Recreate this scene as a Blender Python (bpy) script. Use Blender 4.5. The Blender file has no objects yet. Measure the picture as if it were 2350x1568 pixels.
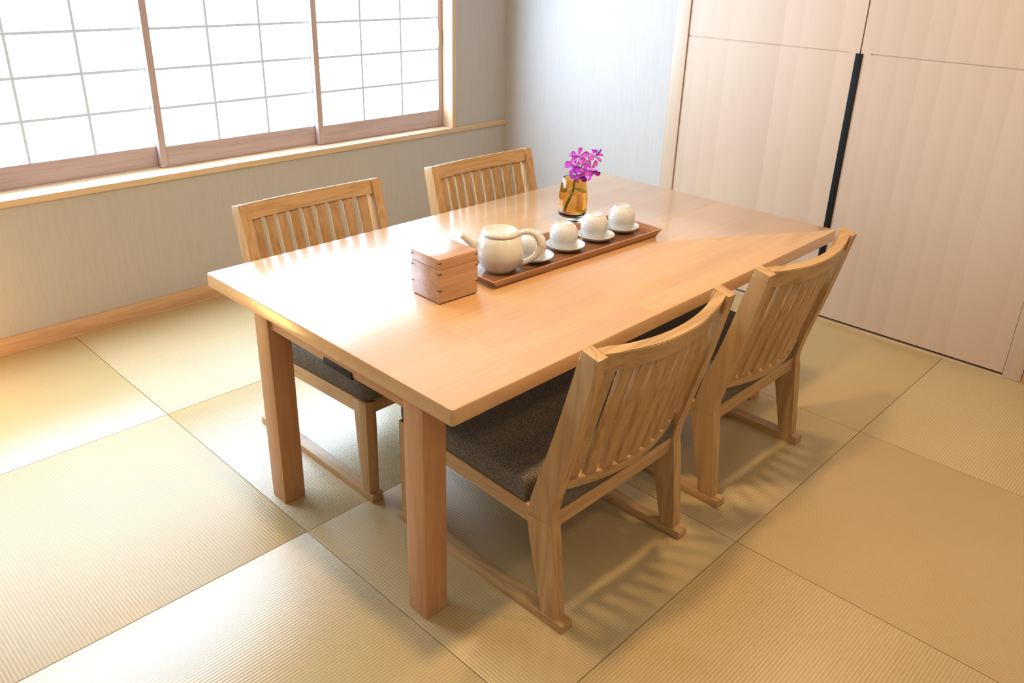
import bpy, bmesh, math, random
from mathutils import Vector, Matrix
random.seed(7)
SC = bpy.context.scene
COL = SC.collection

# ------------------------------------------------------------------ camera
cam_data = bpy.data.cameras.new('camera')
cam = bpy.data.objects.new('camera', cam_data)
COL.objects.link(cam)
FPX, W_, H_ = 1879.154, 2350.0, 1568.0
cam_data.sensor_fit = 'HORIZONTAL'
cam_data.sensor_width = 36.0
cam_data.lens = 36.0 * FPX / W_
cam_data.shift_x = -12.436 / W_
cam_data.shift_y = -71.436 / W_
cam_data.clip_start = 0.02
RT = Vector((0.6947831, -0.7186316, 0.0290680))
UP = Vector((0.2703292, 0.2983837, 0.9153629))
FW = Vector((0.6664822, 0.6281208, -0.4015791))
mw = Matrix((RT, UP, -FW)).transposed().to_4x4()
mw.translation = Vector((-0.93322, -2.49599, 1.47509))
cam.matrix_world = mw
SC.camera = cam

# ------------------------------------------------------------------ view, world, lights
SC.view_settings.view_transform = 'Standard'
SC.view_settings.look = 'None'
SC.view_settings.gamma = 1.0
SC.view_settings.exposure = 0.15
SC.view_settings.use_curve_mapping = False

world = bpy.data.worlds.new('world')
SC.world = world
world.use_nodes = True
bg = world.node_tree.nodes['Background']
bg.inputs[0].default_value = (0.80, 0.90, 1.0, 1)
bg.inputs[1].default_value = 8.0

WINDOW_EMIT = 14.5
WINDOW_COL = (0.60, 0.79, 1.0, 1)

def area(name, loc, size, watts, col, rot=(0, 0, 0), spread=180):
    l = bpy.data.lights.new(name, 'AREA')
    l.shape = 'DISK'; l.size = size; l.energy = watts; l.color = col
    l.spread = math.radians(spread)
    o = bpy.data.objects.new(name, l); COL.objects.link(o)
    o.location = loc; o.rotation_euler = rot
    return o
WARM = (1.0, 0.72, 0.40)
area('ceiling_lamp_table', (0.2, -1.45, 2.38), 0.14, 22, WARM)
area('ceiling_lamp_closet', (1.25, -1.5, 2.38), 0.14, 13, WARM)
area('ceiling_lamp_entry', (-1.2, -2.9, 2.38), 0.14, 6, WARM)
area('ceiling_lamp_side', (1.2, -3.0, 2.38), 0.14, 9, WARM)

# ------------------------------------------------------------------ materials
def new_mat(name):
    m = bpy.data.materials.new(name); m.use_nodes = True
    nt = m.node_tree
    return m, nt, nt.nodes['Principled BSDF']
def N(nt, t, **kw):
    n = nt.nodes.new(t)
    for k, v in kw.items(): setattr(n, k, v)
    return n
def set_in(n, **kw):
    for k, v in kw.items(): n.inputs[k.replace('_', ' ')].default_value = v
def ramp(nt, stops):
    r = N(nt, 'ShaderNodeValToRGB')
    cr = r.color_ramp
    while len(cr.elements) < len(stops): cr.elements.new(0.5)
    for e, (p, c) in zip(cr.elements, stops): e.position = p; e.color = (*c, 1)
    return r
def coords(nt, scale, space='Object'):
    tc = N(nt, 'ShaderNodeTexCoord'); mp = N(nt, 'ShaderNodeMapping')
    mp.inputs['Scale'].default_value = scale
    nt.links.new(tc.outputs[space], mp.inputs['Vector'])
    return mp

_wood = {}
def wood(name, axis, c_dark, c_mid, c_light, rough=0.4, ring=28.0, fine=1.0, spec=0.5, coat=0.0, coat_rough=0.1, mult=5.0, pos=(0.12, 0.45, 0.8), stretch=0.06):
    key = (name, axis)
    if key in _wood: return _wood[key]
    m, nt, bs = new_mat('%s_grain_%s' % (name, axis))
    st = {'x': (stretch, 1, 1), 'y': (1, stretch, 1), 'z': (1, 1, stretch)}[axis]
    mp = coords(nt, st)
    oi = N(nt, 'ShaderNodeObjectInfo')
    ad = N(nt, 'ShaderNodeVectorMath', operation='MULTIPLY_ADD')
    ad.inputs[1].default_value = (7.1, 5.3, 3.7)
    cx = N(nt, 'ShaderNodeCombineXYZ')
    for i in range(3): nt.links.new(oi.outputs['Random'], cx.inputs[i])
    nt.links.new(cx.outputs[0], ad.inputs[0]); nt.links.new(mp.outputs[0], ad.inputs[2])
    n1 = N(nt, 'ShaderNodeTexNoise'); set_in(n1, Scale=ring, Detail=3.0, Roughness=0.55, Distortion=0.6)
    nt.links.new(ad.outputs[0], n1.inputs['Vector'])
    mul = N(nt, 'ShaderNodeMath', operation='MULTIPLY'); mul.inputs[1].default_value = mult
    nt.links.new(n1.outputs['Fac'], mul.inputs[0])
    fr = N(nt, 'ShaderNodeMath', operation='PINGPONG'); fr.inputs[1].default_value = 0.5
    nt.links.new(mul.outputs[0], fr.inputs[0])
    n2 = N(nt, 'ShaderNodeTexNoise'); set_in(n2, Scale=ring * 9, Detail=2.0, Roughness=0.6)
    nt.links.new(ad.outputs[0], n2.inputs['Vector'])
    mx = N(nt, 'ShaderNodeMath', operation='MULTIPLY_ADD')
    mx.inputs[1].default_value = 0.45 * fine
    nt.links.new(n2.outputs['Fac'], mx.inputs[0])
    hv = N(nt, 'ShaderNodeMath', operation='MULTIPLY'); hv.inputs[1].default_value = 1.1
    nt.links.new(fr.outputs[0], hv.inputs[0])
    nt.links.new(hv.outputs[0], mx.inputs[2])
    r = ramp(nt, [(pos[0], c_dark), (pos[1], c_mid), (pos[2], c_light)])
    nt.links.new(mx.outputs[0], r.inputs[0])
    nt.links.new(r.outputs[0], bs.inputs['Base Color'])
    set_in(bs, Roughness=rough)
    bs.inputs['Specular IOR Level'].default_value = spec
    bs.inputs['Coat Weight'].default_value = coat
    bs.inputs['Coat Roughness'].default_value = coat_rough
    b = N(nt, 'ShaderNodeBump'); set_in(b, Strength=0.08, Distance=0.001)
    nt.links.new(mx.outputs[0], b.inputs['Height']); nt.links.new(b.outputs[0], bs.inputs['Normal'])
    _wood[key] = m
    return m
def ash(ax): return wood('ash', ax, (0.27, 0.14, 0.052), (0.445, 0.255, 0.104), (0.52, 0.315, 0.14), 0.42, 9, mult=10.0, pos=(0.0, 0.32, 0.75), stretch=0.055)
def ash_slat(ax): return wood('ash_slat', ax, (0.31, 0.165, 0.062), (0.425, 0.24, 0.097), (0.48, 0.285, 0.122), 0.42, 16, mult=6.0, pos=(0.05, 0.4, 0.8), stretch=0.03)
def beech(ax): return wood('beech', ax, (0.475, 0.235, 0.10), (0.525, 0.262, 0.114), (0.555, 0.285, 0.126), 0.42, 22, 0.7)
def pale(ax): return wood('pale_cypress', ax, (0.60, 0.42, 0.25), (0.66, 0.47, 0.29), (0.70, 0.51, 0.32), 0.45, 18, 0.5)
def skirt(ax): return wood('skirting', ax, (0.52, 0.31, 0.17), (0.57, 0.35, 0.195), (0.60, 0.375, 0.215), 0.45, 16, 0.5)
def sashw(ax): return wood('hazed_sash_wood', ax, (0.44, 0.325, 0.305), (0.49, 0.37, 0.35), (0.52, 0.395, 0.375), 0.35, 20, 0.6)  # brown-rose wood paled to pinkish grey, glare haze put into the colour
def boxw(ax): return wood('box_wood', ax, (0.42, 0.21, 0.105), (0.50, 0.26, 0.13), (0.55, 0.295, 0.155), 0.28, 20, 0.8, coat=0.7, coat_rough=0.22)
def trayw(ax): return wood('tray_wood', ax, (0.28, 0.12, 0.05), (0.36, 0.16, 0.068), (0.41, 0.19, 0.082), 0.3, 24, 0.8)

def trayw_shaded(ax): return wood('shaded_tray_wood', ax, (0.15, 0.062, 0.026), (0.20, 0.085, 0.036), (0.235, 0.102, 0.043), 0.25, 24, 0.8)  # tray wood darkened, shade beneath the saucers is in its colour

def plain(name, col, rough=0.5, spec=0.5, noise=None, metal=0.0, coat=0.0):
    m, nt, bs = new_mat(name)
    set_in(bs, Roughness=rough, Metallic=metal)
    bs.inputs['Specular IOR Level'].default_value = spec
    bs.inputs['Coat Weight'].default_value = coat
    sc, amt = noise or (40.0, 0.04)
    mp = coords(nt, (1, 1, 1))
    n = N(nt, 'ShaderNodeTexNoise'); set_in(n, Scale=sc, Detail=3.0)
    nt.links.new(mp.outputs[0], n.inputs['Vector'])
    r = ramp(nt, [(0.3, tuple(c * (1 - amt) for c in col)), (0.7, tuple(min(1, c * (1 + amt)) for c in col))])
    nt.links.new(n.outputs['Fac'], r.inputs[0]); nt.links.new(r.outputs[0], bs.inputs['Base Color'])
    return m

def mat_table_top():
    m, nt, bs = new_mat('table_top_wood')
    mp = coords(nt, (1, 1, 1))
    br = N(nt, 'ShaderNodeTexBrick'); br.offset = 0.37; br.offset_frequency = 2
    set_in(br, Scale=1.0)
    br.inputs['Brick Width'].default_value = 0.46; br.inputs['Row Height'].default_value = 0.062
    br.inputs['Mortar Size'].default_value = 0.0
    br.inputs['Color1'].default_value = (0.2, 0.2, 0.2, 1); br.inputs['Color2'].default_value = (0.8, 0.8, 0.8, 1)
    nt.links.new(mp.outputs[0], br.inputs['Vector'])
    mp2 = coords(nt, (2.2, 60, 60))
    n = N(nt, 'ShaderNodeTexNoise'); set_in(n, Scale=1.6, Detail=4.0, Roughness=0.6)
    nt.links.new(mp2.outputs[0], n.inputs['Vector'])
    mx = N(nt, 'ShaderNodeMath', operation='MULTIPLY_ADD'); mx.inputs[1].default_value = 0.45
    nt.links.new(br.outputs['Color'], mx.inputs[0])
    ml = N(nt, 'ShaderNodeMath', operation='MULTIPLY'); ml.inputs[1].default_value = 0.6
    nt.links.new(n.outputs['Fac'], ml.inputs[0]); nt.links.new(ml.outputs[0], mx.inputs[2])
    r = ramp(nt, [(0.2, (0.50, 0.262, 0.103)), (0.5, (0.57, 0.312, 0.132)), (0.8, (0.63, 0.362, 0.165))])
    nt.links.new(mx.outputs[0], r.inputs[0]); nt.links.new(r.outputs[0], bs.inputs['Base Color'])
    set_in(bs, Roughness=0.34, IOR=1.55)
    bs.inputs['Coat Weight'].default_value = 1.0; bs.inputs['Coat Roughness'].default_value = 0.17; bs.inputs['Coat IOR'].default_value = 1.6
    b = N(nt, 'ShaderNodeBump'); set_in(b, Strength=0.05, Distance=0.0006)
    nt.links.new(n.outputs['Fac'], b.inputs['Height']); nt.links.new(b.outputs[0], bs.inputs['Normal'])
    return m

def mat_tatami(axis):
    """igusa weave: ridges run along `axis`"""
    m, nt, bs = new_mat('tatami_weave_' + axis)
    mp = coords(nt, (1, 1, 1))
    sep = N(nt, 'ShaderNodeSeparateXYZ'); nt.links.new(mp.outputs[0], sep.inputs[0])
    across = sep.outputs['Y'] if axis == 'x' else sep.outputs['X']
    along = sep.outputs['X'] if axis == 'x' else sep.outputs['Y']
    k = N(nt, 'ShaderNodeMath', operation='MULTIPLY'); k.inputs[1].default_value = math.pi * 2 / 0.0085
    nt.links.new(across, k.inputs[0])
    s = N(nt, 'ShaderNodeMath', operation='SINE'); nt.links.new(k.outputs[0], s.inputs[0])
    hf = N(nt, 'ShaderNodeMath', operation='MULTIPLY_ADD'); hf.inputs[1].default_value = 0.5; hf.inputs[2].default_value = 0.5
    nt.links.new(s.outputs[0], hf.inputs[0])
    st = (30, 420, 1) if axis == 'x' else (420, 30, 1)
    mp2 = coords(nt, st)
    n = N(nt, 'ShaderNodeTexNoise'); set_in(n, Scale=1.0, Detail=2.0)
    nt.links.new(mp2.outputs[0], n.inputs['Vector'])
    mp3 = coords(nt, (3, 3, 3))
    n3 = N(nt, 'ShaderNodeTexNoise'); set_in(n3, Scale=1.0, Detail=3.0)
    nt.links.new(mp3.outputs[0], n3.inputs['Vector'])
    a = N(nt, 'ShaderNodeMath', operation='MULTIPLY_ADD'); a.inputs[1].default_value = 0.42
    nt.links.new(hf.outputs[0], a.inputs[0])
    b1 = N(nt, 'ShaderNodeMath', operation='MULTIPLY_ADD'); b1.inputs[1].default_value = 0.35
    nt.links.new(n.outputs['Fac'], b1.inputs[0]); 
    b2 = N(nt, 'ShaderNodeMath', operation='MULTIPLY'); b2.inputs[1].default_value = 0.25
    nt.links.new(n3.outputs['Fac'], b2.inputs[0]); nt.links.new(b2.outputs[0], b1.inputs[2])
    nt.links.new(b1.outputs[0], a.inputs[2])
    r = ramp(nt, [(0.15, (0.37, 0.255, 0.108)), (0.5, (0.495, 0.352, 0.162)), (0.85, (0.555, 0.41, 0.205))])
    nt.links.new(a.outputs[0], r.inputs[0]); nt.links.new(r.outputs[0], bs.inputs['Base Color'])
    set_in(bs, Roughness=0.40, IOR=1.72)
    bs.inputs['Anisotropic'].default_value = 0.85
    tg = N(nt, 'ShaderNodeCombineXYZ'); tg.inputs[0 if axis == 'x' else 1].default_value = 1.0
    nt.links.new(tg.outputs[0], bs.inputs['Tangent'])
    b = N(nt, 'ShaderNodeBump'); set_in(b, Strength=0.18, Distance=0.001)
    nt.links.new(hf.outputs[0], b.inputs['Height']); nt.links.new(b.outputs[0], bs.inputs['Normal'])
    return m

def mat_wallpaper():
    m, nt, bs = new_mat('wallpaper')
    mp = coords(nt, (150, 150, 6))
    n = N(nt, 'ShaderNodeTexNoise'); set_in(n, Scale=1.0, Detail=3.0, Roughness=0.65)
    nt.links.new(mp.outputs[0], n.inputs['Vector'])
    r = ramp(nt, [(0.25, (0.44, 0.408, 0.384)), (0.75, (0.49, 0.456, 0.429))])
    nt.links.new(n.outputs['Fac'], r.inputs[0]); nt.links.new(r.outputs[0], bs.inputs['Base Color'])
    set_in(bs, Roughness=0.6)
    b = N(nt, 'ShaderNodeBump'); set_in(b, Strength=0.15, Distance=0.001)
    nt.links.new(n.outputs['Fac'], b.inputs['Height']); nt.links.new(b.outputs[0], bs.inputs['Normal'])
    return m

def mat_veneer():
    """straight-grained veneer leaves laid side by side, about 8 cm each (across local Y)"""
    m, nt, bs = new_mat('door_veneer')
    mp = coords(nt, (1, 1, 1))
    sep = N(nt, 'ShaderNodeSeparateXYZ'); nt.links.new(mp.outputs[0], sep.inputs[0])
    d = N(nt, 'ShaderNodeMath', operation='MULTIPLY'); d.inputs[1].default_value = 1 / 0.083
    nt.links.new(sep.outputs['Y'], d.inputs[0])
    fl = N(nt, 'ShaderNodeMath', operation='FLOOR'); nt.links.new(d.outputs[0], fl.inputs[0])
    wn = N(nt, 'ShaderNodeTexWhiteNoise', noise_dimensions='1D'); nt.links.new(fl.outputs[0], wn.inputs['W'])
    fr = N(nt, 'ShaderNodeMath', operation='FRACT'); nt.links.new(d.outputs[0], fr.inputs[0])
    mp2 = coords(nt, (1, 120, 1.2))
    n = N(nt, 'ShaderNodeTexNoise'); set_in(n, Scale=1.5, Detail=3.0)
    nt.links.new(mp2.outputs[0], n.inputs['Vector'])
    a = N(nt, 'ShaderNodeMath', operation='MULTIPLY_ADD'); a.inputs[1].default_value = 0.30
    nt.links.new(wn.outputs['Value'], a.inputs[0])
    f2 = N(nt, 'ShaderNodeMath', operation='MULTIPLY_ADD'); f2.inputs[1].default_value = 0.20
    nt.links.new(fr.outputs[0], f2.inputs[0])
    n2 = N(nt, 'ShaderNodeMath', operation='MULTIPLY'); n2.inputs[1].default_value = 0.34
    nt.links.new(n.outputs['Fac'], n2.inputs[0]); nt.links.new(n2.outputs[0], f2.inputs[2])
    nt.links.new(f2.outputs[0], a.inputs[2])
    r = ramp(nt, [(0.1, (0.495, 0.355, 0.252)), (0.5, (0.545, 0.402, 0.292)), (0.9, (0.585, 0.442, 0.33))])
    nt.links.new(a.outputs[0], r.inputs[0]); nt.links.new(r.outputs[0], bs.inputs['Base Color'])
    set_in(bs, Roughness=0.42)
    return m

def mat_fabric():
    m, nt, bs = new_mat('woven_cushion_fabric')
    mp = coords(nt, (420, 420, 420))
    n = N(nt, 'ShaderNodeTexNoise'); set_in(n, Scale=1.0, Detail=2.0)
    nt.links.new(mp.outputs[0], n.inputs['Vector'])
    mp2 = coords(nt, (260, 900, 900))
    n2 = N(nt, 'ShaderNodeTexNoise'); set_in(n2, Scale=1.0, Detail=1.0)
    nt.links.new(mp2.outputs[0], n2.inputs['Vector'])
    ad = N(nt, 'ShaderNodeMath', operation='ADD'); nt.links.new(n.outputs['Fac'], ad.inputs[0]); nt.links.new(n2.outputs['Fac'], ad.inputs[1])
    hf = N(nt, 'ShaderNodeMath', operation='MULTIPLY'); hf.inputs[1].default_value = 0.5
    nt.links.new(ad.outputs[0], hf.inputs[0])
    r = ramp(nt, [(0.36, (0.042, 0.037, 0.034)), (0.5, (0.125, 0.108, 0.082)), (0.64, (0.29, 0.245, 0.17))])
    nt.links.new(hf.outputs[0], r.inputs[0]); nt.links.new(r.outputs[0], bs.inputs['Base Color'])
    set_in(bs, Roughness=0.9); bs.inputs['Specular IOR Level'].default_value = 0.15
    b = N(nt, 'ShaderNodeBump'); set_in(b, Strength=0.4, Distance=0.001)
    nt.links.new(hf.outputs[0], b.inputs['Height']); nt.links.new(b.outputs[0], bs.inputs['Normal'])
    return m

def mat_pane():
    m = bpy.data.materials.new('frosted_window_pane'); m.use_nodes = True
    nt = m.node_tree; nt.nodes.clear()
    out = N(nt, 'ShaderNodeOutputMaterial'); mix = N(nt, 'ShaderNodeMixShader'); mix.inputs[0].default_value = 0.10
    em = N(nt, 'ShaderNodeEmission'); em.inputs[0].default_value = WINDOW_COL; em.inputs[1].default_value = WINDOW_EMIT
    tr = N(nt, 'ShaderNodeBsdfTransparent')
    nt.links.new(em.outputs[0], mix.inputs[1]); nt.links.new(tr.outputs[0], mix.inputs[2])
    nt.links.new(mix.outputs[0], out.inputs[0])
    return m

def mat_glass(name, col, rough=0.0, ior=1.47):
    m, nt, bs = new_mat(name)
    bs.inputs['Base Color'].default_value = (*col, 1)
    set_in(bs, Roughness=rough, IOR=ior)
    bs.inputs['Transmission Weight'].default_value = 1.0
    return m

M_TOP = mat_table_top()
M_TX, M_TY = mat_tatami('x'), mat_tatami('y')
M_PAPER = mat_wallpaper()
M_VENEER = mat_veneer()
M_FABRIC = mat_fabric()
M_PANE = mat_pane()
M_CEIL = plain('ceiling_plaster', (0.58, 0.53, 0.46), 0.8)
M_BLACK = plain('black_lacquer', (0.008, 0.0075, 0.0075), 0.6, 0.15)
M_PLASTIC = plain('black_plastic', (0.010, 0.011, 0.013), 0.55, 0.2)
M_GAP = plain('dark_gap', (0.10, 0.06, 0.03), 0.7)
M_PORC = plain('cream_porcelain', (0.66, 0.61, 0.525), 0.16, 0.5, (60, 0.015), coat=0.2)
M_CUP = plain('white_porcelain', (0.62, 0.605, 0.575), 0.16, 0.5, (60, 0.015), coat=0.2)
M_KEY = plain('dark_spline_wood', (0.06, 0.03, 0.018), 0.5)
M_AMBER = mat_glass('amber_glass', (0.90, 0.64, 0.24))
M_CLEAR = mat_glass('clear_glass', (0.98, 0.98, 0.99))
M_WATER = mat_glass('water', (0.98, 0.93, 0.78), 0.0, 1.33)
M_STEM = plain('green_stem', (0.09, 0.17, 0.03), 0.45)
M_PETAL = plain('magenta_petal', (0.76, 0.17, 0.72), 0.5, 0.4, (90, 0.2))
M_LIP = plain('deep_purple_lip', (0.36, 0.02, 0.42), 0.45)
M_THROAT = plain('pale_flower_column', (0.82, 0.60, 0.86), 0.5)
M_MUNTIN = plain('glare_pale_muntin', (0.60, 0.74, 0.95), 0.5)  # pale blue stands in for window glare washing over the bars
M_METAL = plain('dull_brass', (0.42, 0.33, 0.22), 0.4, metal=0.8)
M_SHADE = None

# ------------------------------------------------------------------ geometry helpers
def link(o, parent=None):
    COL.objects.link(o)
    if parent: o.parent = parent
    return o
def obj(name, bm, mat, parent=None, smooth=False, angle=40):
    me = bpy.data.meshes.new(name)
    bmesh.ops.recalc_face_normals(bm, faces=bm.faces[:])
    bm.to_mesh(me); bm.free()
    if smooth:
        for p in me.polygons: p.use_smooth = True
        try: me.set_sharp_from_angle(angle=math.radians(angle))
        except Exception: pass
    if mat: me.materials.append(mat)
    return link(bpy.data.objects.new(name, me), parent)
def box(bm, x0, x1, y0, y1, z0, z1, bev=0.0, seg=2):
    r = bmesh.ops.create_cube(bm, size=1.0)
    vs = r['verts']
    for v in vs:
        v.co = Vector((x0 + (v.co.x + .5) * (x1 - x0), y0 + (v.co.y + .5) * (y1 - y0), z0 + (v.co.z + .5) * (z1 - z0)))
    if bev > 0:
        es = list({e for v in vs for e in v.link_edges})
        bmesh.ops.bevel(bm, geom=es, offset=bev, segments=seg, profile=0.6, affect='EDGES')
def boxo(name, dims, mat, parent=None, bev=0.0, seg=2):
    bm = bmesh.new(); box(bm, *dims, bev=bev, seg=seg)
    return obj(name, bm, mat, parent, smooth=bev > 0)
def loft(bm, rings, cap=True):
    prev = None; first = None
    for ring in rings:
        vs = [bm.verts.new(p) for p in ring]
        if prev:
            n = len(vs)
            for i in range(n): bm.faces.new((prev[i], prev[(i + 1) % n], vs[(i + 1) % n], vs[i]))
        else: first = vs
        prev = vs
    if cap:
        bm.faces.new(first[::-1]); bm.faces.new(prev)
def lathe(bm, prof, n=40, center=(0, 0)):
    """prof: list of (r,z); r==0 makes a pole"""
    prev = None
    for (r, z) in prof:
        if r < 1e-6: ring = [bm.verts.new((center[0], center[1], z))]
        else: ring = [bm.verts.new((center[0] + r * math.cos(2 * math.pi * i / n), center[1] + r * math.sin(2 * math.pi * i / n), z)) for i in range(n)]
        if prev:
            if len(prev) == 1 and len(ring) > 1:
                for i in range(n): bm.faces.new((prev[0], ring[i], ring[(i + 1) % n]))
            elif len(ring) == 1 and len(prev) > 1:
                for i in range(n): bm.faces.new((prev[i], prev[(i + 1) % n], ring[0]))
            elif len(ring) > 1:
                for i in range(n): bm.faces.new((prev[i], prev[(i + 1) % n], ring[(i + 1) % n], ring[i]))
        prev = ring
def catmull(pts, sub):
    out = []
    P = [Vector(p) for p in pts]
    for i in range(len(P) - 1):
        p0 = P[max(i - 1, 0)]; p1 = P[i]; p2 = P[i + 1]; p3 = P[min(i + 2, len(P) - 1)]
        for k in range(sub):
            t = k / sub
            out.append(0.5 * ((2 * p1) + (p2 - p0) * t + (2 * p0 - 5 * p1 + 4 * p2 - p3) * t * t + (3 * p1 - p0 - 3 * p2 + p3) * t ** 3))
    out.append(P[-1])
    return out
def tube(bm, pts, radii, n=12, flat=1.0):
    rings = []
    up = Vector((0.13, 0.21, 1)).normalized()
    for i, p in enumerate(pts):
        d = (pts[min(i + 1, len(pts) - 1)] - pts[max(i - 1, 0)]).normalized()
        a = d.cross(up)
        if a.length < 1e-4: a = d.cross(Vector((1, 0, 0)))
        a.normalize(); b = a.cross(d).normalized()
        r = radii[i]
        rings.append([p + a * (r * flat * math.cos(2 * math.pi * k / n)) + b * (r * math.sin(2 * math.pi * k / n)) for k in range(n)])
    loft(bm, rings)
def empty(name, loc=(0, 0, 0), rz=0.0):
    o = bpy.data.objects.new(name, None); o.empty_display_size = 0.05
    o.location = loc; o.rotation_euler = (0, 0, rz)
    return link(o)
def tag(o, label, cat, group=None):
    o['label'] = label; o['category'] = cat
    if group: o['group'] = group
    return o
def structure(o, label=None, cat=None):
    o['kind'] = 'structure'
    if label: o['label'] = label
    if cat: o['category'] = cat
    return o
def copy_tree(o, parent=None):
    c = o.copy(); COL.objects.link(c)
    if parent: c.parent = parent
    for ch in list(o.children): copy_tree(ch, c)
    return c

# ------------------------------------------------------------------ room shell
XD = 2.461                     # closet door plane
XW, YW = 2.455, 0.848          # right wall plane, window wall plane
X0, Y0, ZC = -2.6, -3.9, 2.42
floor = structure(boxo('floor', (X0 - .1, 2.75, Y0 - .1, 1.1, -0.09, -0.018), M_GAP), 'floor laid with borderless square straw tatami mats', 'floor')
XL = [-2.464, -1.643, -0.8214, 0.0, 0.8214, 1.643, XD - .001]

YL = [0.834, 0.0, -0.85, -1.70, -2.55, -3.40]
for i in range(len(XL) - 1):
    for j in range(len(YL) - 1):
        x0, x1, y1, y0 = XL[i], XL[i + 1], YL[j], YL[j + 1]
        if j == 0 and x1 > XW: x1 = XW
        cx, cy = (x0 + x1) / 2, (y0 + y1) / 2
        ax = 'x' if (i + j) % 2 == 0 else 'y'
        bm = bmesh.new(); g = 0.0006
        box(bm, x0 - cx + g, x1 - cx - g, y0 - cy + g, y1 - cy - g, -0.018, 0.0, bev=0.0022, seg=2)
        o = obj('tatami_mat', bm, M_TX if ax == 'x' else M_TY, floor, smooth=True)
        o.location = (cx, cy, 0)

# window wall: pieces around one long opening
WX0, WX1, WZ0, WZ1 = -1.06, 2.045, 0.588, 1.985
bm = bmesh.new()
box(bm, X0 - .1, XW + .12, YW, 1.06, -0.018, WZ0 - .026)
box(bm, X0 - .1, XW + .12, YW, 1.06, WZ1 + .03, ZC)
box(bm, X0 - .1, WX0 - .03, YW, 1.06, WZ0 - .026, WZ1 + .03)
box(bm, WX1 + .03, XW + .12, YW, 1.06, WZ0 - .026, WZ1 + .03)
structure(obj('wall_left', bm, M_PAPER), 'grey beige wallpapered wall under and beside the long window', 'wall')
bm = bmesh.new(); box(bm, XW, XW + .12, -0.248, YW, -0.018, ZC)
structure(obj('wall_right', bm, M_PAPER), 'pale blue lit wallpapered wall between window corner and closet', 'wall')
structure(boxo('wall_behind_closet', (2.72, 2.82, Y0, -0.248, -0.018, ZC), M_PAPER), 'wall closing the closet at its back', 'wall')
structure(boxo('wall_closet_side', (XD, 2.72, Y0, -2.062, -0.018, ZC), M_PAPER), 'wallpapered wall on the far side of the closet', 'wall')
structure(boxo('wall_front', (X0, 2.72, Y0 - .1, Y0, -0.018, ZC), M_PAPER), 'wallpapered wall behind the viewer', 'wall')
structure(boxo('wall_rear', (X0 - .1, X0, Y0, YW, -0.018, ZC), M_PAPER), 'wallpapered wall at the far left end of the room', 'wall')
structure(boxo('ceiling', (X0 - .1, 2.85, Y0 - .1, 1.06, ZC, ZC + .1), M_CEIL), 'plain off-white ceiling', 'ceiling')

# skirting board
b = structure(boxo('baseboard_left', (X0, XW, YW - .013, YW, 0.0, 0.066), skirt('x'), bev=0.0015), 'orange wood skirting board along the window wall', 'baseboard')
boxo('shadow_bead', (X0, XW, YW - .018, YW - .0135, 0.0, 0.007), skirt('x'), b, bev=0.001)
structure(boxo('baseboard_right', (XW - .012, XW, -0.246, YW - .014, 0.0, 0.066), skirt('y'), bev=0.0015), 'wood skirting board below the pale blue wall', 'baseboard')

# window lining
sill = structure(boxo('trim_1', (X0, XW, YW - .011, 1.05, WZ0 - .026, WZ0), pale('x'), bev=0.002), 'pale wooden window sill board running on to the corner', 'window sill')
for k, yy in enumerate((0.9425, 0.9725)):
    boxo('track_bead', (WX0, WX1, yy - .0015, yy + .0015, WZ0, WZ0 + .002), pale('x'), sill)
structure(boxo('trim_2', (WX1, WX1 + .028, YW - .011, 1.05, WZ0 + .0004, WZ1 + .028), pale('z'), bev=0.002), 'pale upright window jamb beside the room corner', 'window jamb')
structure(boxo('trim_3', (WX0 - .028, WX0, YW - .011, 1.05, WZ0 + .0004, WZ1 + .028), pale('z'), bev=0.002), 'pale upright window jamb at the far left end of the window', 'window jamb')
structure(boxo('trim_4', (WX0, WX1, YW - .011, 1.05, WZ1, WZ1 + .028), pale('x'), bev=0.002), 'pale window head board above the panes', 'window head')

# sashes (sliding, three tracks)
RAIL_T, ROW, ROWS = 0.678, 0.157, 8
def sash(name, x0, x1, yf, label):
    st, th = 0.030, 0.026
    root = structure(empty(name, ((x0 + x1) / 2, yf, WZ0)), label, 'window')
    w = (x1 - x0) / 2; zt = RAIL_T - WZ0 + ROW * ROWS; top = WZ1 - WZ0
    for s in (-1, 1):
        a, b_ = sorted((s * w, s * (w - st)))
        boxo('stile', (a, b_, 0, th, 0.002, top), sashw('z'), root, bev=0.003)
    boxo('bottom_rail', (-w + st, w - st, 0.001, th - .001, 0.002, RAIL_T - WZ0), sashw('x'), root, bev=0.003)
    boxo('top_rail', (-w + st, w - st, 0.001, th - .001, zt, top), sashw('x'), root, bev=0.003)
    boxo('pane', (-w + st - .004, w - st + .004, 0.010, 0.0125, RAIL_T - WZ0 - .004, zt + .004), M_PANE, root)
    for k in (1, 2):
        xc = -w + st + (2 * w - 2 * st) * k / 3
        boxo('muntin', (xc - .0055, xc + .0055, 0.004, 0.0095, RAIL_T - WZ0 - .003, zt + .003), M_MUNTIN, root)
    for k in range(1, ROWS):
        zc = RAIL_T - WZ0 + ROW * k
        boxo('muntin', (-w + st, w - st, 0.0044, 0.0094, zc - .0055, zc + .0055), M_MUNTIN, root)
    return root
s1 = sash('window_1', 1.256, 2.045, 0.915, 'right window sash with frosted gridded pane next to the room corner')
boxo('latch', (0.365, 0.3785, -0.003, 0.0, 0.42, 0.50), M_METAL, s1, bev=0.001)
sash('window_2', 0.497, 1.286, 0.945, 'middle window sash with frosted gridded pane')
sash('window_3', -0.262, 0.527, 0.975, 'left window sash with frosted gridded pane, cut by the picture edge')
sash('window_4', -1.06, -0.235, 0.945, 'window sash at the far left end of the window')

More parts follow.
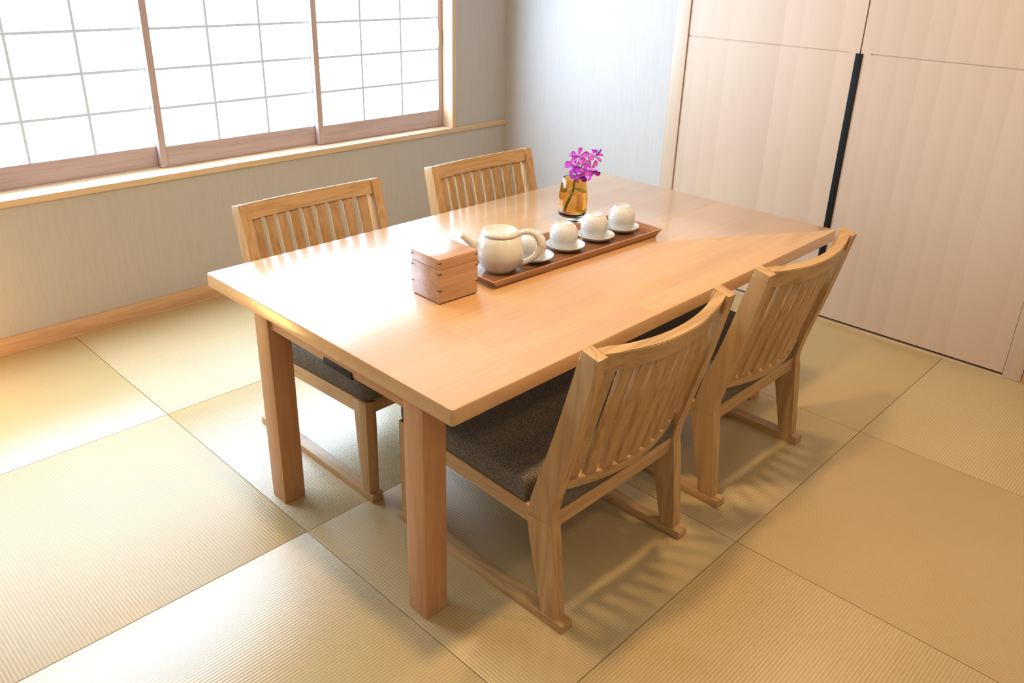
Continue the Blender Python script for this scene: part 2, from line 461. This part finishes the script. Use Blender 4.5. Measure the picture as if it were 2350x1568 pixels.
# closet with two doors
closet = tag(empty('built_in_closet', (XD, -1.115, 0)), 'tall pale veneered built-in closet with two doors and a black handle strip', 'closet')
def cl(name, x0, x1, y0, y1, z0, z1, mat, parent=closet, bev=0.0):
    return boxo(name, (x0 - XD, x1 - XD, y0 + 1.115, y1 + 1.115, z0, z1), mat, parent, bev)
cl('back_panel', XD + .05, XD + .06, -1.97, -0.317, 0.0, ZC - .002, M_GAP)
cl('post', XW - .0005, XD + .03, -0.3210, -0.2485, 0.0, ZC - .002, M_VENEER, bev=0.001)
cl('post', XD - .001, XD + .03, -1.985, -1.920, 0.0, ZC - .002, M_VENEER, bev=0.001)
cl('post', XD - .004, XD + .03, -2.06, -1.988, 0.0, ZC - .002, beech('z'), bev=0.001)
cl('threshold', XD + .0005, XD + .03, -1.988, -0.317, -0.017, 0.004, pale('y'))
def door(y0, y1, side):
    """side: which end carries the strip that bridges the groove (-1: low Y, +1: high Y)"""
    zg, g = 1.1425, 0.0022
    bm = bmesh.new()
    for (a, b_, c, d_) in ((y0, y1, 0.016, zg - g), (y0, y1, zg + g, ZC - .03)):
        box(bm, 0, 0.022, a + 1.115, b_ + 1.115, c, d_, bev=0.0008, seg=1)
    box(bm, 0.004, 0.0215, y0 + 1.1155, y1 + 1.1145, zg - .01, zg + .01)
    e0, e1 = (y0, y0 + .042) if side < 0 else (y1 - .042, y1)
    box(bm, 0.0001, 0.02, e0 + 1.115, e1 + 1.115, zg - .006, zg + .006)
    return obj('door', bm, M_VENEER, closet, smooth=False)
d1 = door(-1.1225, -0.3235, -1)
d2 = door(-1.9185, -1.1275, 1)
d1['label'] = 'left closet door of pale veneer'; d2['label'] = 'right closet door of pale veneer'
h = boxo('handle', (-.004, 0.012, -0.023, 0.006, 0.10, 1.142), M_BLACK, d1, bev=0.001)
h['label'] = 'long black recessed handle strip'

# ------------------------------------------------------------------ dining table
H = 0.631; TH = 0.041
TX0, TX1, TY0, TY1 = 0.0115, 1.778, -1.4355, -0.4095
tcx, tcy = (TX0 + TX1) / 2, (TY0 + TY1) / 2
table = tag(empty('dining_table', (tcx, tcy, 0)), 'long low orange-brown wooden dining table with four square legs', 'table')
bm = bmesh.new()
box(bm, TX0 - tcx, TX1 - tcx, TY0 - tcy, TY1 - tcy, H - TH, H)
vert = [e for e in bm.edges if abs(e.verts[0].co.z - e.verts[1].co.z) > .01]
bmesh.ops.bevel(bm, geom=vert, offset=0.008, segments=4, profile=0.5, affect='EDGES')
topd = [e for e in bm.edges if e.verts[0].co.z > H - 1e-5 and e.verts[1].co.z > H - 1e-5]
bmesh.ops.bevel(bm, geom=topd, offset=0.0045, segments=2, profile=0.5, affect='EDGES')
bot = [e for e in bm.edges if e.verts[0].co.z < H - TH + 1e-5 and e.verts[1].co.z < H - TH + 1e-5]
bmesh.ops.bevel(bm, geom=bot, offset=0.003, segments=1, affect='EDGES')
obj('table_top', bm, M_TOP, table, smooth=True, angle=30)
LS = 0.0665
for lx in (0.022, 1.556):
    for ly in (-1.3295, -0.7055):
        boxo('leg', (lx - tcx, lx + LS - tcx, ly - tcy, ly + LS - tcy, 0.0, H - TH), beech('z'), table, bev=0.004, seg=2)
for lx in (0.030, 1.556 + .008):
    ap = boxo('end_apron', (lx - tcx, lx + .028 - tcx, -1.3295 + LS - tcy, -0.7055 - tcy, 0.553, H - TH), beech('y'), table, bev=0.002)
for ly in (-1.3295 + .02, -0.7055 + .02):
    boxo('side_apron', (0.022 + LS - tcx, 1.556 - tcx, ly - tcy, ly + .026 - tcy, 0.560, H - TH), beech('x'), table, bev=0.002)
blk = boxo('black_socket_box', (0.0265 - tcx, 0.075 - tcx, -1.068 - tcy, -0.950 - tcy, 0.546, 0.5645), M_PLASTIC, table, bev=0.004, seg=3)
blk['label'] = 'small black box under the table end'

# ------------------------------------------------------------------ chairs
CW = 0.53
def chair_proto():
    root = empty('legless_tatami_chair')
    hw = CW / 2; lt = 0.034
    # runners
    for s in (-1, 1):
        a, b_ = sorted((s * hw, s * (hw - 0.040)))
        boxo('floor_runner', (a, b_, 0.0, 0.612, 0.0, 0.024), ash('y'), root, bev=0.0025)
    # back legs that run up into the back posts
    front = catmull([(0, .067, .024), (0, .098, .15), (0, .122, .255), (0, .1235, .30), (0, .104, .375), (0, .056, .53), (0, -.003, .752)], 6)
    rear = catmull([(0, .022, .024), (0, .036, .15), (0, .048, .255), (0, .0535, .31), (0, .040, .385), (0, .002, .53), (0, -.046, .741)], 6)
    for s in (-1, 1):
        a, b_ = sorted((s * (hw - .002), s * (hw - .002 - lt)))
        bm = bmesh.new()
        loft(bm, [[Vector((a, f.y, f.z)), Vector((b_, f.y, f.z)), Vector((b_, r.y, r.z)), Vector((a, r.y, r.z))] for f, r in zip(front, rear)])
        es = [e for e in bm.edges if abs(e.verts[0].co.x - e.verts[1].co.x) < 1e-6 and abs(e.verts[0].co.z - e.verts[1].co.z) > .004]
        bmesh.ops.bevel(bm, geom=es, offset=0.0035, segments=2, profile=0.6, affect='EDGES')
        o = obj('back_leg', bm, ash('z'), root, smooth=True, angle=35)
    # front legs
    for s in (-1, 1):
        a, b_ = sorted((s * (hw - .003), s * (hw - .003 - lt)))
        bm = bmesh.new()
        loft(bm, [[Vector((a, f, z)), Vector((b_, f, z)), Vector((b_, r, z)), Vector((a, r, z))] for z, f, r in
                  ((.024, .598, .560), (.15, .5985, .551), (.272, .599, .543), (.322, .599, .540))])
        es = [e for e in bm.edges if abs(e.verts[0].co.x - e.verts[1].co.x) < 1e-6 and abs(e.verts[0].co.z - e.verts[1].co.z) > .004]
        bmesh.ops.bevel(bm, geom=es, offset=0.003, segments=2, profile=0.6, affect='EDGES')
        obj('front_leg', bm, ash('z'), root, smooth=True, angle=35)
    # seat frame (slopes down a little to the back)
    def slope(y): return 0.0 + (y - .09) * 0.045
    for s in (-1, 1):
        a, b_ = sorted((s * (hw - .005), s * (hw - .005 - .024)))
        bm = bmesh.new()
        loft(bm, [[Vector((a, y, .258 + slope(y))), Vector((b_, y, .258 + slope(y))), Vector((b_, y, .302 + slope(y))), Vector((a, y, .302 + slope(y)))] for y in (.112, .545)])
        obj('side_rail', bm, ash('y'), root)
    boxo('front_rail', (-hw + .037, hw - .037, .566, .590, .280, .322), ash('x'), root, bev=0.002)
    boxo('back_rail', (-hw + .036, hw - .036, .062, .088, .258, .302), ash('x'), root, bev=0.002)
    # cushion
    bm = bmesh.new()
    n = 26; y0, y1 = .060, .606
    def outline(inset):
        pts = []
        w = hw - .002 - inset
        wb = hw - .040 - inset
        ya, yb = y0 + inset, y1 - inset
        r = .030
        for k in range(7):                                   # front right corner
            t = math.pi / 2 * k / 6
            pts.append((w - r + r * math.cos(t), yb - r + r * math.sin(t)))
        for k in range(7):
            t = math.pi / 2 + math.pi / 2 * k / 6
            pts.append((-w + r + r * math.cos(t), yb - r + r * math.sin(t)))
        pts += [(-w, .25), (-w, .136 + inset), (-wb, .130 + inset), (-wb, ya), (-wb * .4, ya), (wb * .4, ya), (wb, ya), (wb, .130 + inset), (w, .136 + inset), (w, .25)]
        return pts
    prof = [(.012, .3035), (.003, .307), (.0, .314), (.0, .352), (.0025, .361), (.008, .3675), (.025, .3705), (.08, .373)]
    loft(bm, [[Vector((x, y, z + slope(y))) for x, y in outline(i)] for i, z in prof])
    cu = obj('seat_cushion', bm, M_FABRIC, root, smooth=True, angle=50)
    cu['label'] = 'charcoal woven seat cushion'
    # back: bowed rails and slats
    def post_y(z):      # centre line of back post
        best = min(range(len(front)), key=lambda i: abs((front[i].z + rear[i].z) / 2 - z))
        return (front[best].y + rear[best].y) / 2
    def lerp_y(z):
        a = ((.372 + .380) / 2, (.104 + .040) / 2); b_ = (.7465, -.0245)
        t = (z - a[0]) / (b_[0] - a[0]); return a[1] + (b_[1] - a[1]) * t
    iw = hw - .002 - lt
    tilt = Vector((0, -.0965, .371)).normalized(); nrm = Vector((0, tilt.z, -tilt.y))
    def bow(x): return .043 * (1 - (x / iw) ** 2)
    def rail(name, zc, hgt, thk, dy=0.0):
        bm = bmesh.new(); rings = []
        for k in range(17):
            x = -iw - .002 + (2 * iw + .004) * k / 16
            c = Vector((x, lerp_y(zc) + dy, zc)) - nrm * bow(max(-iw, min(iw, x)))
            rings.append([c + nrm * (thk / 2) + tilt * (hgt / 2), c - nrm * (thk / 2) + tilt * (hgt / 2), c - nrm * (thk / 2) - tilt * (hgt / 2), c + nrm * (thk / 2) - tilt * (hgt / 2)])
        loft(bm, rings)
        es = [e for e in bm.edges if abs(e.verts[0].co.x - e.verts[1].co.x) > .01]
        bmesh.ops.bevel(bm, geom=es, offset=0.002, segments=2, affect='EDGES')
        return obj(name, bm, ash('x'), root, smooth=True, angle=35)
    rail('top_rail', .7225, .050, .026)
    rail('lower_back_rail', .376, .030, .022)
    for k in range(9):
        x = -iw + .0152 + .017 + k * (2 * iw - .0152 * 2 - .034) / 8
        wv, tv = .0168, .0066
        ang = math.atan(2 * .043 * x / iw ** 2)
        bm = bmesh.new()
        rings = []
        for z in (.388, .705):
            c = Vector((x, lerp_y(z), z)) - nrm * bow(x)
            ux = Vector((math.cos(ang), math.sin(ang), 0)); 
            rings.append([c + ux * wv + nrm * tv, c - ux * wv + nrm * tv, c - ux * wv - nrm * tv, c + ux * wv - nrm * tv])
        loft(bm, rings)
        es = [e for e in bm.edges if abs(e.verts[0].co.z - e.verts[1].co.z) > .1]
        bmesh.ops.bevel(bm, geom=es, offset=0.002, segments=1, affect='EDGES')
        obj('slat', bm, ash_slat('z'), root)
    return root
chair = chair_proto(); chair.name = 'floor_chair'
CG = 'four ash floor chairs around the table'
spots = [(0.4835, -1.585, 0, 'ash wood slat-back chair nearest the viewer, beside the front table leg'),
         (1.1740, -1.585, 0, 'ash wood slat-back chair seen from behind, nearer the closet'),
         (0.4680, -0.262, math.pi, 'ash wood slat-back chair under the window, behind the wooden box'),
         (1.2260, -0.262, math.pi, 'ash wood slat-back chair by the room corner, behind the vase')]
for i, (x, y, r, lab) in enumerate(spots):
    c = chair if i == 0 else copy_tree(chair)
    c.location = (x, y, 0.0); c.rotation_euler = (0, 0, r)
    tag(c, lab, 'chair', CG)

# ------------------------------------------------------------------ wooden box
BW, BD, BH, LID = 0.130, 0.117, 0.1235, 0.096
bx = tag(empty('wooden_box', (0.4085, -0.962, H), math.radians(-2.5)), 'small cubic lidded wooden box with dark corner splines on the table', 'box')
w, d = BW / 2, BD / 2
boxo('base', (-w + .004, w - .004, -d + .004, d - .004, 0.0, 0.004), M_KEY, bx)
boxo('body', (-w, w, -d, d, 0.0035, LID - .0004), boxw('x'), bx, bev=0.0012)
boxo('lid', (-w, w, -d, d, LID + .0004, BH), boxw('x'), bx, bev=0.0012)
for sx in (-1, 1):
    for sy in (-1, 1):
        for zc in (0.0375, LID - .0125, BH - .0105):
            bm = bmesh.new()
            x, y = sx * (w + .0003), sy * (d + .0003)
            L = .0092
            vs = [(x, y), (x - sx * L, y), (x, y - sy * L)]
            lo = [bm.verts.new((p[0], p[1], zc - .0016)) for p in vs]; hi = [bm.verts.new((p[0], p[1], zc + .0016)) for p in vs]
            bm.faces.new(lo); bm.faces.new(hi[::-1])
            for k in range(3): bm.faces.new((lo[k], lo[(k + 1) % 3], hi[(k + 1) % 3], hi[k]))
            obj('corner_spline', bm, M_KEY, bx)

# ------------------------------------------------------------------ tray
TL, TWD = 0.707, 0.196
ta = math.radians(-2.2)
tray_c = Vector((0.534, -1.033)) + Vector((math.cos(ta), math.sin(ta))) * (TL / 2) + Vector((-math.sin(ta), math.cos(ta))) * (TWD / 2)
tray = tag(empty('serving_tray', (tray_c.x, tray_c.y, H), ta), 'long narrow brown wooden tray holding teapot and cups', 'tray')
boxo('bottom', (-TL / 2 + .002, TL / 2 - .002, -TWD / 2 + .002, TWD / 2 - .002, 0.0, 0.006), trayw_shaded('x'), tray, bev=0.001)
FL, FX, HT, TT = 0.010, 0.021, 0.024, 0.006
def wall_piece(pts, mat):
    bm = bmesh.new()
    vs = [bm.verts.new(p) for p in pts]
    for f in ((0, 1, 2, 3), (4, 5, 6, 7), (0, 1, 5, 4), (1, 2, 6, 5), (2, 3, 7, 6), (3, 0, 4, 7)): bm.faces.new([vs[i] for i in f])
    return obj('rim', bm, mat, tray)
l2, w2 = TL / 2, TWD / 2
for s in (-1, 1):
    wall_piece([(-l2, s * w2, 0), (l2, s * w2, 0), (l2 + FX, s * (w2 + FL), HT), (-l2 - FX, s * (w2 + FL), HT),
                (-l2 + TT, s * (w2 - TT), 0.0), (l2 - TT, s * (w2 - TT), 0.0), (l2 + FX - TT, s * (w2 + FL - TT), HT), (-l2 - FX + TT, s * (w2 + FL - TT), HT)], trayw('x'))
    wall_piece([(s * l2, -w2, 0), (s * l2, w2, 0), (s * (l2 + FX), w2 + FL, HT), (s * (l2 + FX), -w2 - FL, HT),
                (s * (l2 - TT), -w2 + TT, 0.0), (s * (l2 - TT), w2 - TT, 0.0), (s * (l2 + FX - TT), w2 + FL - TT, HT), (s * (l2 + FX - TT), -w2 - FL + TT, HT)], trayw('y'))
ZT = H + 0.006

# ------------------------------------------------------------------ teapot (spout to screen left)
pa = math.atan2(-0.7186, 0.6948)          # local +X (handle) points this way
pot = tag(empty('teapot', (0.627, -0.950, ZT), pa), 'cream glazed teapot with flat lid standing on the tray', 'teapot')
bm = bmesh.new()
lathe(bm, [(0, 0), (.036, 0), (.039, .002), (.0475, .010), (.0585, .024), (.0655, .041), (.0685, .056), (.0675, .072), (.0635, .088), (.0575, .1005), (.0515, .107), (.0475, .1085), (.043, .1085), (.042, .106), (.050, .098), (.060, .080), (.064, .06), (.06, .035), (.048, .015), (.030, .006), (0, .005)], 48)
body = obj('body', bm, M_PORC, pot, smooth=True, angle=60)
bm = bmesh.new()
lathe(bm, [(0, .1075), (.041, .1075), (.041, .1092), (.0522, .1096), (.0538, .1125), (.0528, .1170), (.0485, .1215), (.0440, .1230), (.0410, .1222), (.0385, .1180), (.034, .1150), (.020, .1140), (0, .1136)], 48)
obj('lid', bm, M_PORC, pot, smooth=True, angle=60)
bm = bmesh.new()
pts = catmull([(-.048, 0, .052), (-.066, 0, .066), (-.082, 0, .083), (-.098, 0, .096), (-.108, 0, .103)], 5)
rr = [.021 - .0118 * (i / (len(pts) - 1)) ** 0.6 for i in range(len(pts))]
tube(bm, pts, rr, 18)
sp = obj('spout', bm, M_PORC, pot, smooth=True, angle=50)
bm = bmesh.new()
pts = catmull([(.0445, 0, .099), (.060, 0, .1135), (.083, 0, .117), (.104, 0, .104), (.1135, 0, .079), (.106, 0, .054), (.086, 0, .034), (.052, 0, .0195)], 6)
rr = [.0072 + .0022 * math.sin(math.pi * i / (len(pts) - 1)) for i in range(len(pts))]
tube(bm, pts, rr, 14, flat=1.15)
obj('handle', bm, M_PORC, pot, smooth=True, angle=60)

# ------------------------------------------------------------------ cups upside down on saucers
def make_saucer():
    bm = bmesh.new()
    lathe(bm, [(0, 0), (.030, 0), (.033, .0015), (.046, .006), (.0560, .0125), (.0598, .0172), (.0606, .0185), (.0594, .0192), (.055, .0152), (.045, .0092), (.034, .0062), (0, .0055)], 48)
    o = obj('body', bm, M_CUP, None, smooth=True, angle=60); return o
def make_cup():
    bm = bmesh.new()
    lathe(bm, [(.0335, .0), (.0355, .0), (.0370, .002), (.0408, .016), (.0435, .032), (.0438, .043), (.0415, .056), (.0360, .067), (.0292, .0735), (.0252, .0752), (.0243, .0785), (.0228, .0792), (.0212, .0785), (.0205, .0752), (.0, .0745)], 44)
    # inner wall
    lathe(bm, [(.0335, .0), (.0345, .003), (.0385, .016), (.0410, .032), (.0413, .043), (.039, .055), (.033, .065), (.02, .071), (0, .072)], 44)
    o = obj('body', bm, M_CUP, None, smooth=True, angle=60); return o
saucer0, cup0 = make_saucer(), make_cup()
saucer0.name = 'saucer'; cup0.name = 'teacup'
cups = [(0.757, -0.952, .012, 'behind the teapot handle'), (0.903, -0.951, .012, 'next to the teapot handle'),
        (1.050, -0.952, .012, 'in front of the amber vase'), (1.188, -0.955, .0, 'at the closet end of the tray')]
order = ['first', 'second', 'third', 'last']
for i, (x, y, off, where) in enumerate(cups):
    sa = saucer0 if i == 0 else saucer0.copy()
    cu = cup0 if i == 0 else cup0.copy()
    if i: COL.objects.link(sa); COL.objects.link(cu)
    sa.location = (x + off * .4, y - off * .4, ZT); cu.location = (x, y, ZT + .0062)
    tag(sa, 'white saucer under the %s cup from the teapot, %s' % (order[i], where), 'saucer', 'white saucers on the tray')
    tag(cu, 'upside-down white teacup %s, %s from the teapot' % (where, order[i]), 'cup', 'upside-down teacups on the tray')

# ------------------------------------------------------------------ vase
VX, VY = 1.166, -0.762
vase = tag(empty('flower_vase', (VX, VY, H)), 'amber glass vase with thick clear base behind the tray', 'vase')
bm = bmesh.new()
outer = [(.030, .019), (.0405, .0225), (.0465, .031), (.0495, .045), (.0503, .062), (.0490, .086), (.0460, .112), (.0420, .134), (.0388, .148)]
inner = [(.0362, .1482), (.0393, .134), (.0432, .112), (.0462, .086), (.0475, .062), (.0468, .046), (.0435, .034), (.0375, .027), (.028, .0245), (0, .024)]
lathe(bm, [(0, .0186), (.02, .0186)] + outer + [(.0376, .1492)] + inner, 56)
obj('glass_body', bm, M_AMBER, vase, smooth=True, angle=60)
bm = bmesh.new()
lathe(bm, [(0, 0), (.040, 0), (.0435, .002), (.0455, .007), (.0468, .016), (.0480, .026), (.0474, .0262), (.0460, .0245), (.0420, .0212), (.0345, .0184), (.028, .0180), (0, .0180)], 56)
b = obj('base', bm, M_CLEAR, vase, smooth=True, angle=60); b['label'] = 'thick clear glass base'
bm = bmesh.new()
lathe(bm, [(0, .0245), (.0275, .025), (.037, .0275), (.043, .0345), (.0463, .0465), (.047, .062), (.0457, .086), (.0436, .103), (0, .1030)], 48)
obj('water', bm, M_WATER, vase, smooth=True, angle=40)

# ------------------------------------------------------------------ orchids
def ss(u, v, depth=0.0):
    """offset from vase axis: u to screen right, v up, depth away from the viewer (metres)"""
    r = Vector((0.6950, -0.7190, 0)); f = Vector((0.7190, 0.6950, 0))
    return r * u + f * depth + Vector((0, 0, v))
orch = tag(empty('orchid_spray', (VX, VY, H)), 'sprig of magenta orchid blossoms standing in the amber vase', 'flowers')
bm = bmesh.new()
pts = catmull([ss(-.022, .034, 0), (ss(-.016, .060, 0)), ss(-.003, .098, 0), ss(.002, .140, .0), ss(.010, .170, .0), ss(.030, .198, .0), ss(.052, .214, .004), ss(.064, .224, .004)], 5)
tube(bm, pts, [.0048 - .0034 * i / (len(pts) - 1) for i in range(len(pts))], 10)
obj('stem', bm, M_STEM, orch, smooth=True)
def branch(a, b_, c_):
    bm = bmesh.new(); pts = catmull([a, b_, c_], 5)
    tube(bm, pts, [.0013] * len(pts), 8); obj('flower_stalk', bm, M_STEM, orch, smooth=True)
def petal_mesh(L, Wd, curl, cup):
    bm = bmesh.new(); nu, nv = 8, 5; g = []
    for i in range(nu + 1):
        t = i / nu
        half = Wd / 2 * (0.10 + 1.12 * t ** 0.9 * math.sqrt(max(0.02, 1 - t ** 5)))
        row = []
        for j in range(nv + 1):
            s = -1 + 2 * j / nv
            row.append(bm.verts.new((L * t, half * s, curl * L * t * t + cup * half * s * s)))
        g.append(row)
    for i in range(nu):
        for j in range(nv): bm.faces.new((g[i][j], g[i + 1][j], g[i + 1][j + 1], g[i][j + 1]))
    bmesh.ops.solidify(bm, geom=bm.faces[:], thickness=0.0006)
    me = bpy.data.meshes.new('petal'); bm.to_mesh(me); bm.free()
    for p in me.polygons: p.use_smooth = True
    me.materials.append(M_PETAL); return me
PET = petal_mesh(.030, .024, -.14, .3)
SEP = petal_mesh(.029, .0165, -.2, .4)
LIPM = petal_mesh(.024, .020, .45, .8); LIPM.materials[0] = M_LIP
def bloom(pos, face, spin, size=1.0):
    z = face.normalized(); x = Vector((0, 0, 1)).cross(z)
    if x.length < .05: x = Vector((1, 0, 0))
    x.normalize(); y = z.cross(x)
    m = Matrix((x, y, z)).transposed().to_4x4()
    m.translation = pos
    m = m @ Matrix.Rotation(spin, 4, 'Z') @ Matrix.Scale(size, 4)
    bm = bmesh.new(); lathe(bm, [(0, -.004), (.0022, -.003), (.0034, .002), (.003, .008), (.0018, .0115), (0, .0125)], 12)
    root = obj('bloom', bm, M_THROAT, orch, smooth=True)
    root.matrix_local = m
    for k, (me, a) in enumerate(((SEP, 90), (PET, 18), (PET, 162), (SEP, 232), (SEP, 308))):
        p = link(bpy.data.objects.new('petal', me), root)
        p.matrix_local = Matrix.Rotation(math.radians(a), 4, 'Z') @ Matrix.Translation((.002, 0, 0)) @ Matrix.Rotation(math.radians(random.uniform(-14, -2)), 4, 'Y')
    p = link(bpy.data.objects.new('lip', LIPM), root)
    p.matrix_local = Matrix.Rotation(math.radians(270), 4, 'Z') @ Matrix.Translation((.002, 0, .003)) @ Matrix.Rotation(math.radians(-35), 4, 'Y')
V = Vector((-0.72, -0.69, 0.25))
blooms = [(ss(.002, .194, -.014), V + Vector((-.25, .25, .35)), 0.35, 1.22, ss(.010, .170, 0)),
          (ss(.026, .172, -.018), V + Vector((.1, -.1, -.45)), -0.3, 1.15, ss(.014, .178, 0)),
          (ss(.052, .180, -.010), V + Vector((.7, -.7, -.2)), 0.5, 1.2, ss(.034, .200, 0)),
          (ss(.010, .222, -.004), V + Vector((-.5, .4, .9)), 0.1, 1.12, ss(.030, .198, 0)),
          (ss(.064, .224, .002), V + Vector((.6, .3, .7)), 0.8, 1.08, ss(.052, .222, .004)),
          (ss(.012, .160, -.026), V + Vector((-.2, .2, -.7)), 2.9, 0.92, ss(.008, .165, 0))]
for pos, face, spin, size, root_at in blooms:
    bloom(pos, face, spin, size)
    branch(root_at, (root_at + pos) / 2 + Vector((0, 0, .004)), pos)

# ------------------------------------------------------------------ floor lamp at the left, outside the picture edge
lamp = tag(empty('paper_floor_lamp', (-0.74, 0.50, 0)), 'square paper floor lamp glowing at the far left by the skirting', 'lamp')
for sx in (-1, 1):
    for sy in (-1, 1):
        boxo('post', (sx * .10 - .007, sx * .10 + .007, sy * .10 - .007, sy * .10 + .007, 0, .42), beech('z'), lamp, bev=.001)
boxo('base', (-.107, .107, -.107, .107, .04, .055), beech('x'), lamp, bev=.001)
ml = bpy.data.materials.new('lamp_paper'); ml.use_nodes = True
ml.node_tree.nodes.clear(); nt = ml.node_tree
o_ = N(nt, 'ShaderNodeOutputMaterial'); e_ = N(nt, 'ShaderNodeEmission')
e_.inputs[0].default_value = (1.0, 0.60, 0.22, 1); e_.inputs[1].default_value = 11.0
nt.links.new(e_.outputs[0], o_.inputs[0])
bm = bmesh.new(); box(bm, -.093, .093, -.093, .093, .056, .41)
obj('paper_shade', bm, ml, lamp)
